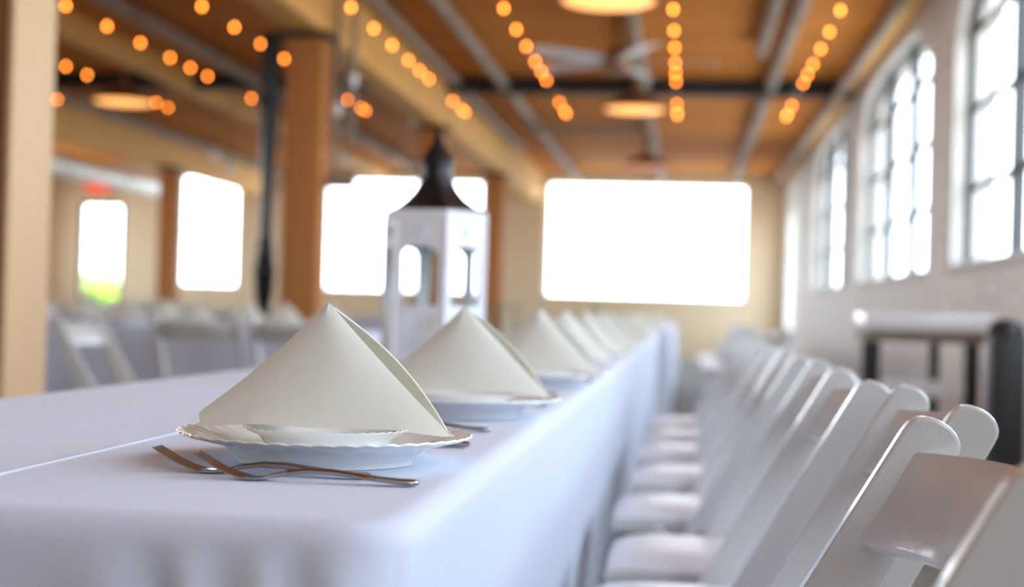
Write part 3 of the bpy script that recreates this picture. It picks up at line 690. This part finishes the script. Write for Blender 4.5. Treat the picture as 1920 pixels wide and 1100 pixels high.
# ---------------------------------------------------------------- lantern on the long table
LX, LY = -0.582, 3.42
lan = thing('lantern', 'tall white six sided lantern with black roof on the long table', 'lantern', (LX, LY, TZ+0.001), 0)
R6, ROT = 0.118, math.radians(-8)
def hexpt(k, r=R6, rot=ROT): a = rot+k*PI/3; return Vector((r*math.cos(a), r*math.sin(a), 0))
mk('base', lathe(nb(), [(0, 0), (0.124, 0.0), (0.126, 0.004), (0.126, 0.016), (0.120, 0.022), (0, 0.022)], 6, rot=ROT), M['lantern'], lan, 20)
mk('cornice', lathe(nb(), [(0.100, 0.345), (0.122, 0.347), (0.126, 0.353), (0.126, 0.362), (0.120, 0.367), (0, 0.367)], 6, rot=ROT), M['lantern'], lan, 20)
for k in range(6):
    p, q = hexpt(k), hexpt(k+1); d = (q-p); wd = d.length; d.normalize(); nrm = Vector((d.y, -d.x, 0))
    pan = nb(); hw = wd/2; z0, zc = 0.022, 0.348; o0, o1, ow = 0.150, 0.268, 0.043
    def place(a, z, t, p=p, d=d, nrm=nrm, hw=hw): c = p+d*(a+hw)+nrm*t; return (c.x, c.y, z)
    T0, T1 = -0.004, 0.004
    def q4(bm_, a0, a1, za, zb_, t0=T0, t1=T1): prism(bm_, [(a0, za), (a1, za), (a1, zb_), (a0, zb_)], t0, t1, place)
    q4(pan, -hw, -ow, z0, zc); q4(pan, ow, hw, z0, zc); q4(pan, -ow, ow, z0, 0.040); q4(pan, -ow, ow, 0.128, o0)
    N = 8; ah = 0.018
    for i in range(N):
        a0, a1 = -ow+2*ow*i/N, -ow+2*ow*(i+1)/N
        h0, h1 = o1+ah*math.sqrt(max(0, 1-(a0/ow)**2)), o1+ah*math.sqrt(max(0, 1-(a1/ow)**2))
        prism(pan, [(a0, h0), (a1, h1), (a1, zc), (a0, zc)], T0, T1, place)
    for i in range(5):                                                        # pierced lattice of the lower band
        a = -ow+2*ow*(i+0.5)/5; q4(pan, a-0.003, a+0.003, 0.040, 0.128, -0.002, 0.002)
    q4(pan, -ow, ow, 0.080, 0.086, -0.0025, 0.0025)
    po = mk('side_panel', pan, M['lantern'], lan, 20)
    gp = nb(); q4(gp, -ow, ow, o0, o1+ah, -0.0035, -0.0020); mk('pane', gp, M['dglass'], po, 0)
    orn = nb()
    for ang in range(6):
        u, v = math.cos(ang*PI/3)*0.011, math.sin(ang*PI/3)*0.011
        g = bmesh.ops.create_icosphere(orn, subdivisions=1, radius=0.005); bmesh.ops.translate(orn, vec=place(u, 0.317+v, 0.004), verts=g['verts'])
    g = bmesh.ops.create_icosphere(orn, subdivisions=1, radius=0.006); bmesh.ops.translate(orn, vec=place(0, 0.317, 0.004), verts=g['verts'])
    mk('rosette', orn, M['lantern'], po)
    cp = hexpt(k, R6+0.002); mk('corner_post', tube(nb(), (cp.x, cp.y, 0.02), (cp.x, cp.y, 0.348), 0.006, 8), M['lantern'], lan)
mk('roof', lathe(nb(), [(0.118, 0.366), (0.118, 0.371), (0.094, 0.381), (0.070, 0.398), (0.054, 0.416), (0.044, 0.432), (0.041, 0.438), (0, 0.438)], 6, rot=ROT), M['black'], lan, 25)
mk('chimney', lathe(nb(), [(0.036, 0.434), (0.040, 0.438), (0.040, 0.444), (0.036, 0.448), (0.036, 0.474), (0.042, 0.478), (0.042, 0.484), (0.035, 0.492), (0.027, 0.507), (0.018, 0.521), (0.011, 0.531), (0.013, 0.537), (0.008, 0.549), (0, 0.572)], 24), M['black'], lan)
rg = nb()
for k in range(16):
    a0, a1 = k*2*PI/16, (k+1)*2*PI/16
    tube(rg, (0.020*math.cos(a0), 0, 0.572+0.020*math.sin(a0)), (0.020*math.cos(a1), 0, 0.572+0.020*math.sin(a1)), 0.002, 6, caps=False)
mk('candle', lathe(nb(), [(0, 0.022), (0.028, 0.022), (0.028, 0.12), (0.024, 0.123), (0, 0.119)], 20), M['wax'], lan)
rg.free()
# clear glass candle cylinders beyond it
def candle_glass(x, y, h, label):
    t = thing('candle_glass', label, 'candle holder', (x, y, TZ+0.001), 0, 'glass candle cylinders')
    mk('glass_cylinder', lathe(nb(), [(0, 0), (0.036, 0), (0.038, 0.003), (0.038, h), (0.035, h), (0.034, 0.008), (0, 0.008)], 28), M['dglass'], t)
    mk('candle', lathe(nb(), [(0, 0.009), (0.026, 0.009), (0.026, 0.075), (0, 0.072)], 20), M['wax'], t)
candle_glass(-0.57, 4.40, 0.17, 'clear glass candle cylinder just right of the lantern')
candle_glass(-0.57, 4.92, 0.17, 'clear glass candle cylinder behind the third napkin tip')
candle_glass(-0.57, 9.6, 0.20, 'clear glass candle cylinder deep along the long table')

# ---------------------------------------------------------------- folding chairs
def build_chair():
    """local +y is the way the sitter faces; returns part meshes"""
    out = []
    LEAN = math.atan(0.5556); dv = Vector((0, math.sin(LEAN), -math.cos(LEAN))); pv = Vector((0, math.cos(LEAN), math.sin(LEAN)))   # down the plank, across the plank
    Ltot = 0.81/math.cos(LEAN)
    topc = Vector((0, -0.235, 0.81))
    pts = []; hw = 0.0265
    for k in range(0, 13):                                        # soft rounded head
        a = PI*k/12; pts.append((-hw*math.cos(a), 0.024-0.024*math.sin(a)**0.8))
    pts += [(hw*1.2, 0.30), (hw*1.0, Ltot-0.02), (hw*0.8, Ltot-0.017), (-hw*0.8, Ltot-0.014), (-hw*1.0, Ltot-0.03), (-hw*1.2, 0.30)]
    for s in (-1, 1):
        x0 = s*0.215
        def conv(a, b, t, x0=x0): p = topc+dv*b+pv*a; return (x0+t, p.y, max(0.006, p.z))
        out.append(('upright', mesh('upright', prism(nb(), pts, -0.012, 0.012, conv, 0.0035, 2), M['chair'], 20), []))
    # rear legs
    a, b = Vector((0, 0.09, 0.415)), Vector((0, -0.27, 0.0)); d = (b-a).normalized(); p2 = Vector((0, -d.z, d.y)); Ln = (b-a).length
    for s in (-1, 1):
        x0 = s*0.188
        def conv2(u, v, t, x0=x0): p = a+d*v+p2*u; return (x0+t, p.y, max(0.006, p.z))
        out.append(('rear_leg', mesh('rear_leg', prism(nb(), [(-0.016, 0.0), (0.016, 0.0), (0.018, 0.02), (0.014, Ln), (-0.014, Ln), (-0.018, 0.02)], -0.010, 0.010, conv2, 0.003, 1), M['chair'], 20), []))
    # curved backrest slat set between the uprights
    bm = nb(); rows = []
    W = 0.203; HS = 0.095; N = 24
    for k in range(N+1):
        x = -W+2*W*k/N; sag = 0.056*(1-abs(x/W)**3); cwn = 0.004*(1-abs(x/W)**2)
        ring = []
        for (v, t) in ((0.0, -0.006), (0.0, 0.006), (0.004, 0.008), (HS-0.004, 0.008), (HS, 0.006), (HS, -0.006), (HS-0.004, -0.008), (0.004, -0.008)):
            p = topc+dv*(0.034+v-cwn*(1-v/HS))+pv*t-Vector((0, sag, 0)); ring.append(bm.verts.new((x, p.y, p.z)))
        rows.append(ring)
    for A, B in zip(rows, rows[1:]):
        for k in range(8): bm.faces.new((A[k], A[(k+1) % 8], B[(k+1) % 8], B[k]))
    bm.faces.new(rows[0][::-1]); bm.faces.new(rows[-1]); bmesh.ops.recalc_face_normals(bm, faces=bm.faces[:])
    out.append(('backrest', mesh('backrest', bm, M['chair'], 50), []))
    # seat frame and padded seat
    fr = nb(); y0, y1, xw = -0.185, 0.182, 0.176
    box(fr, -xw, -xw+0.03, y0, y1, 0.405, 0.432, 0.004); box(fr, xw-0.03, xw, y0, y1, 0.405, 0.432, 0.004)
    box(fr, -xw+0.028, xw-0.028, y0, y0+0.03, 0.405, 0.432, 0.004); box(fr, -xw+0.028, xw-0.028, y1-0.03, y1, 0.405, 0.432, 0.004)
    out.append(('seat_frame', mesh('seat_frame', fr, M['chair'], 30), []))
    cu = nb(); N = 14; g = {}
    for i in range(N+1):
        for j in range(N+1):
            u, v = -1+2*i/N, -1+2*j/N; e = (1-abs(u)**5)*(1-abs(v)**5)
            x = (xw-0.001)*u*math.sqrt(1-0.06*v*v*abs(u)); y = (y0+y1)/2+(y1-y0)/2*v*math.sqrt(1-0.06*u*u*abs(v))
            g[i, j] = (cu.verts.new((x, y, 0.437+0.024*max(0, e)**0.5)), cu.verts.new((x, y, 0.432)))
    for i in range(N):
        for j in range(N):
            cu.faces.new((g[i, j][0], g[i+1, j][0], g[i+1, j+1][0], g[i, j+1][0])); cu.faces.new((g[i, j][1], g[i, j+1][1], g[i+1, j+1][1], g[i+1, j][1]))
    for k in range(N):
        for (A, B) in (((k, 0), (k+1, 0)), ((N, k), (N, k+1)), ((k+1, N), (k, N)), ((0, k+1), (0, k))): cu.faces.new((g[A][0], g[A][1], g[B][1], g[B][0]))
    bmesh.ops.recalc_face_normals(cu, faces=cu.faces[:])
    out.append(('seat', mesh('seat', cu, M['vinyl'], 50), []))
    # stretchers
    p = topc+dv*(Ltot*0.80); out.append(('stretcher', mesh('stretcher', tube(nb(), (-0.205, p.y, p.z), (0.205, p.y, p.z), 0.010, 10), M['chair']), []))
    q = a+d*(Ln*0.72); out.append(('stretcher', mesh('stretcher', tube(nb(), (-0.18, q.y, q.z), (0.18, q.y, q.z), 0.009, 10), M['chair']), []))
    # seat pivots
    pz = topc+dv*(Ltot*0.488)
    for s in (-1, 1): out.append(('hinge_bolt', mesh('hinge_bolt', tube(nb(), (s*0.172, pz.y, 0.418), (s*0.230, pz.y, 0.418), 0.007, 10), M['bolt']), []))
    return out
CH = build_chair()
proto = thing('folding_chair', 'x', 'chair')
for n, me, _ in CH: obj(n, me, proto)
used = [False]
def chair(x, y, rz, label, group):
    if not used[0]:
        used[0] = True; proto.location = (x, y, 0); proto.rotation_euler = (0, 0, rz); proto['label'] = label; proto['group'] = group; return proto
    return dup(proto, (x, y, 0), rz, label, group)
# facing -x (towards the long table) is a quarter turn to the left
YCH = [1.142, 1.787, 2.335, 2.87, 3.55, 4.28, 5.0, 5.65, 6.35]
XT = [0.228, 0.304, 0.272, 0.285, 0.265, 0.28, 0.27, 0.285, 0.275]
for k, (y, xt) in enumerate(zip(YCH, XT)):
    lab = 'white folding chair nearest to us, its curved back slat in sharp focus' if k == 0 else 'white folding chair, %s in the row facing the long table' % ORD[k]
    chair(xt-0.235, y, PI/2, lab, 'chairs along the long table')
chair(0.36, 9.3, PI/2+0.45, 'white folding chair pulled out beside the far end of the long table', 'chairs along the long table')
chair(0.34, 10.4, PI/2-0.5, 'white folding chair at the very end of the long table', 'chairs along the long table')
for k in range(5): chair(0.34, 13.1+0.95*k, PI/2+random.uniform(-0.08, 0.08), 'white folding chair, %s along the table behind the foremost table' % ORD[k], 'chairs deep in the hall')
chair(-2.275, 5.93, -PI/2, 'loose white folding chair side on beside the window-lit post', 'chairs of the left seating area')
chair(-2.50, 7.67, 0.03, 'white folding chair with its back to us, at the crosswise table', 'chairs of the left seating area')
chair(-1.98, 7.67, -0.05, 'white folding chair with its back to us, half hidden by the sharp napkin', 'chairs of the left seating area')
for k in range(7): chair(-2.35-0.56*k, 9.01, PI+random.uniform(-0.06, 0.06), 'white folding chair facing us across the crosswise table, %s from the window end' % ORD[k], 'chairs of the left seating area')
for k in range(4): chair(-4.0-0.55*k, 13.32, random.uniform(-0.06, 0.06), 'white folding chair, %s from the window end, back to us behind the black standpipe' % ORD[k], 'chairs of the left seating area')
for k in range(4): chair(-4.0-0.55*k, 14.65, PI+random.uniform(-0.06, 0.06), 'white folding chair facing us, %s from the window end, behind the black standpipe' % ORD[k], 'chairs of the left seating area')
for k in range(12): chair(-6.46, 9.5+0.95*k, PI/2+random.uniform(-0.06, 0.06), 'white folding chair, %s on the window side of the third long table' % ORD[k], 'chairs of the left seating area')
for k in range(7): chair(-3.56, 20.1+1.0*k, PI/2+random.uniform(-0.06, 0.06), 'white folding chair, %s at the table beyond the brown column' % ORD[k], 'chairs deep in the hall')

# ---------------------------------------------------------------- side table and post by the window wall
t = thing('bar_table', 'black legged high table with thick white top by the brick wall', 'table', (1.255, 8.0, 0))
mk('table_top', box(nb(), -0.315, 0.345, 0.0, 0.5, 0.845, 0.935, 0.012, 2), M['white'], t)
mk('apron', box(nb(), -0.31, 0.31, 0.03, 0.47, 0.79, 0.845), M['pipe'], t)
for xx, yy, ww in ((-0.275, 0.06, 0.088), (0.245, 0.06, 0.07), (0.11, 0.42, 0.05)):
    mk('leg', box(nb(), xx-ww/2, xx+ww/2, yy-ww/2+0.015, yy+ww/2+0.015, 0.0, 0.79, 0.006), M['blackm'], t)
mk('lower_rail', box(nb(), -0.231, 0.21, 0.05, 0.09, 0.50, 0.59, 0.005), M['white'], t)
mk('lower_shelf', box(nb(), -0.231, 0.21, 0.10, 0.394, 0.30, 0.33, 0.004), M['blackm'], t)
t = thing('rail_post', 'thick black post with rounded top standing between chairs and brick wall', 'post', (1.14, 5.5, 0))
mk('shaft', box(nb(), -0.06, 0.06, -0.06, 0.06, 0.012, 0.86, 0.008, 2), M['blackm'], t)
mk('rounded_cap', lathe(nb(), [(0.0, 0.918), (0.03, 0.914), (0.052, 0.900), (0.064, 0.878), (0.066, 0.86), (0.060, 0.855), (0, 0.855)], 28), M['blackm'], t)
mk('base_plate', box(nb(), -0.10, 0.10, -0.10, 0.10, 0.0, 0.014, 0.003), M['blackm'], t)
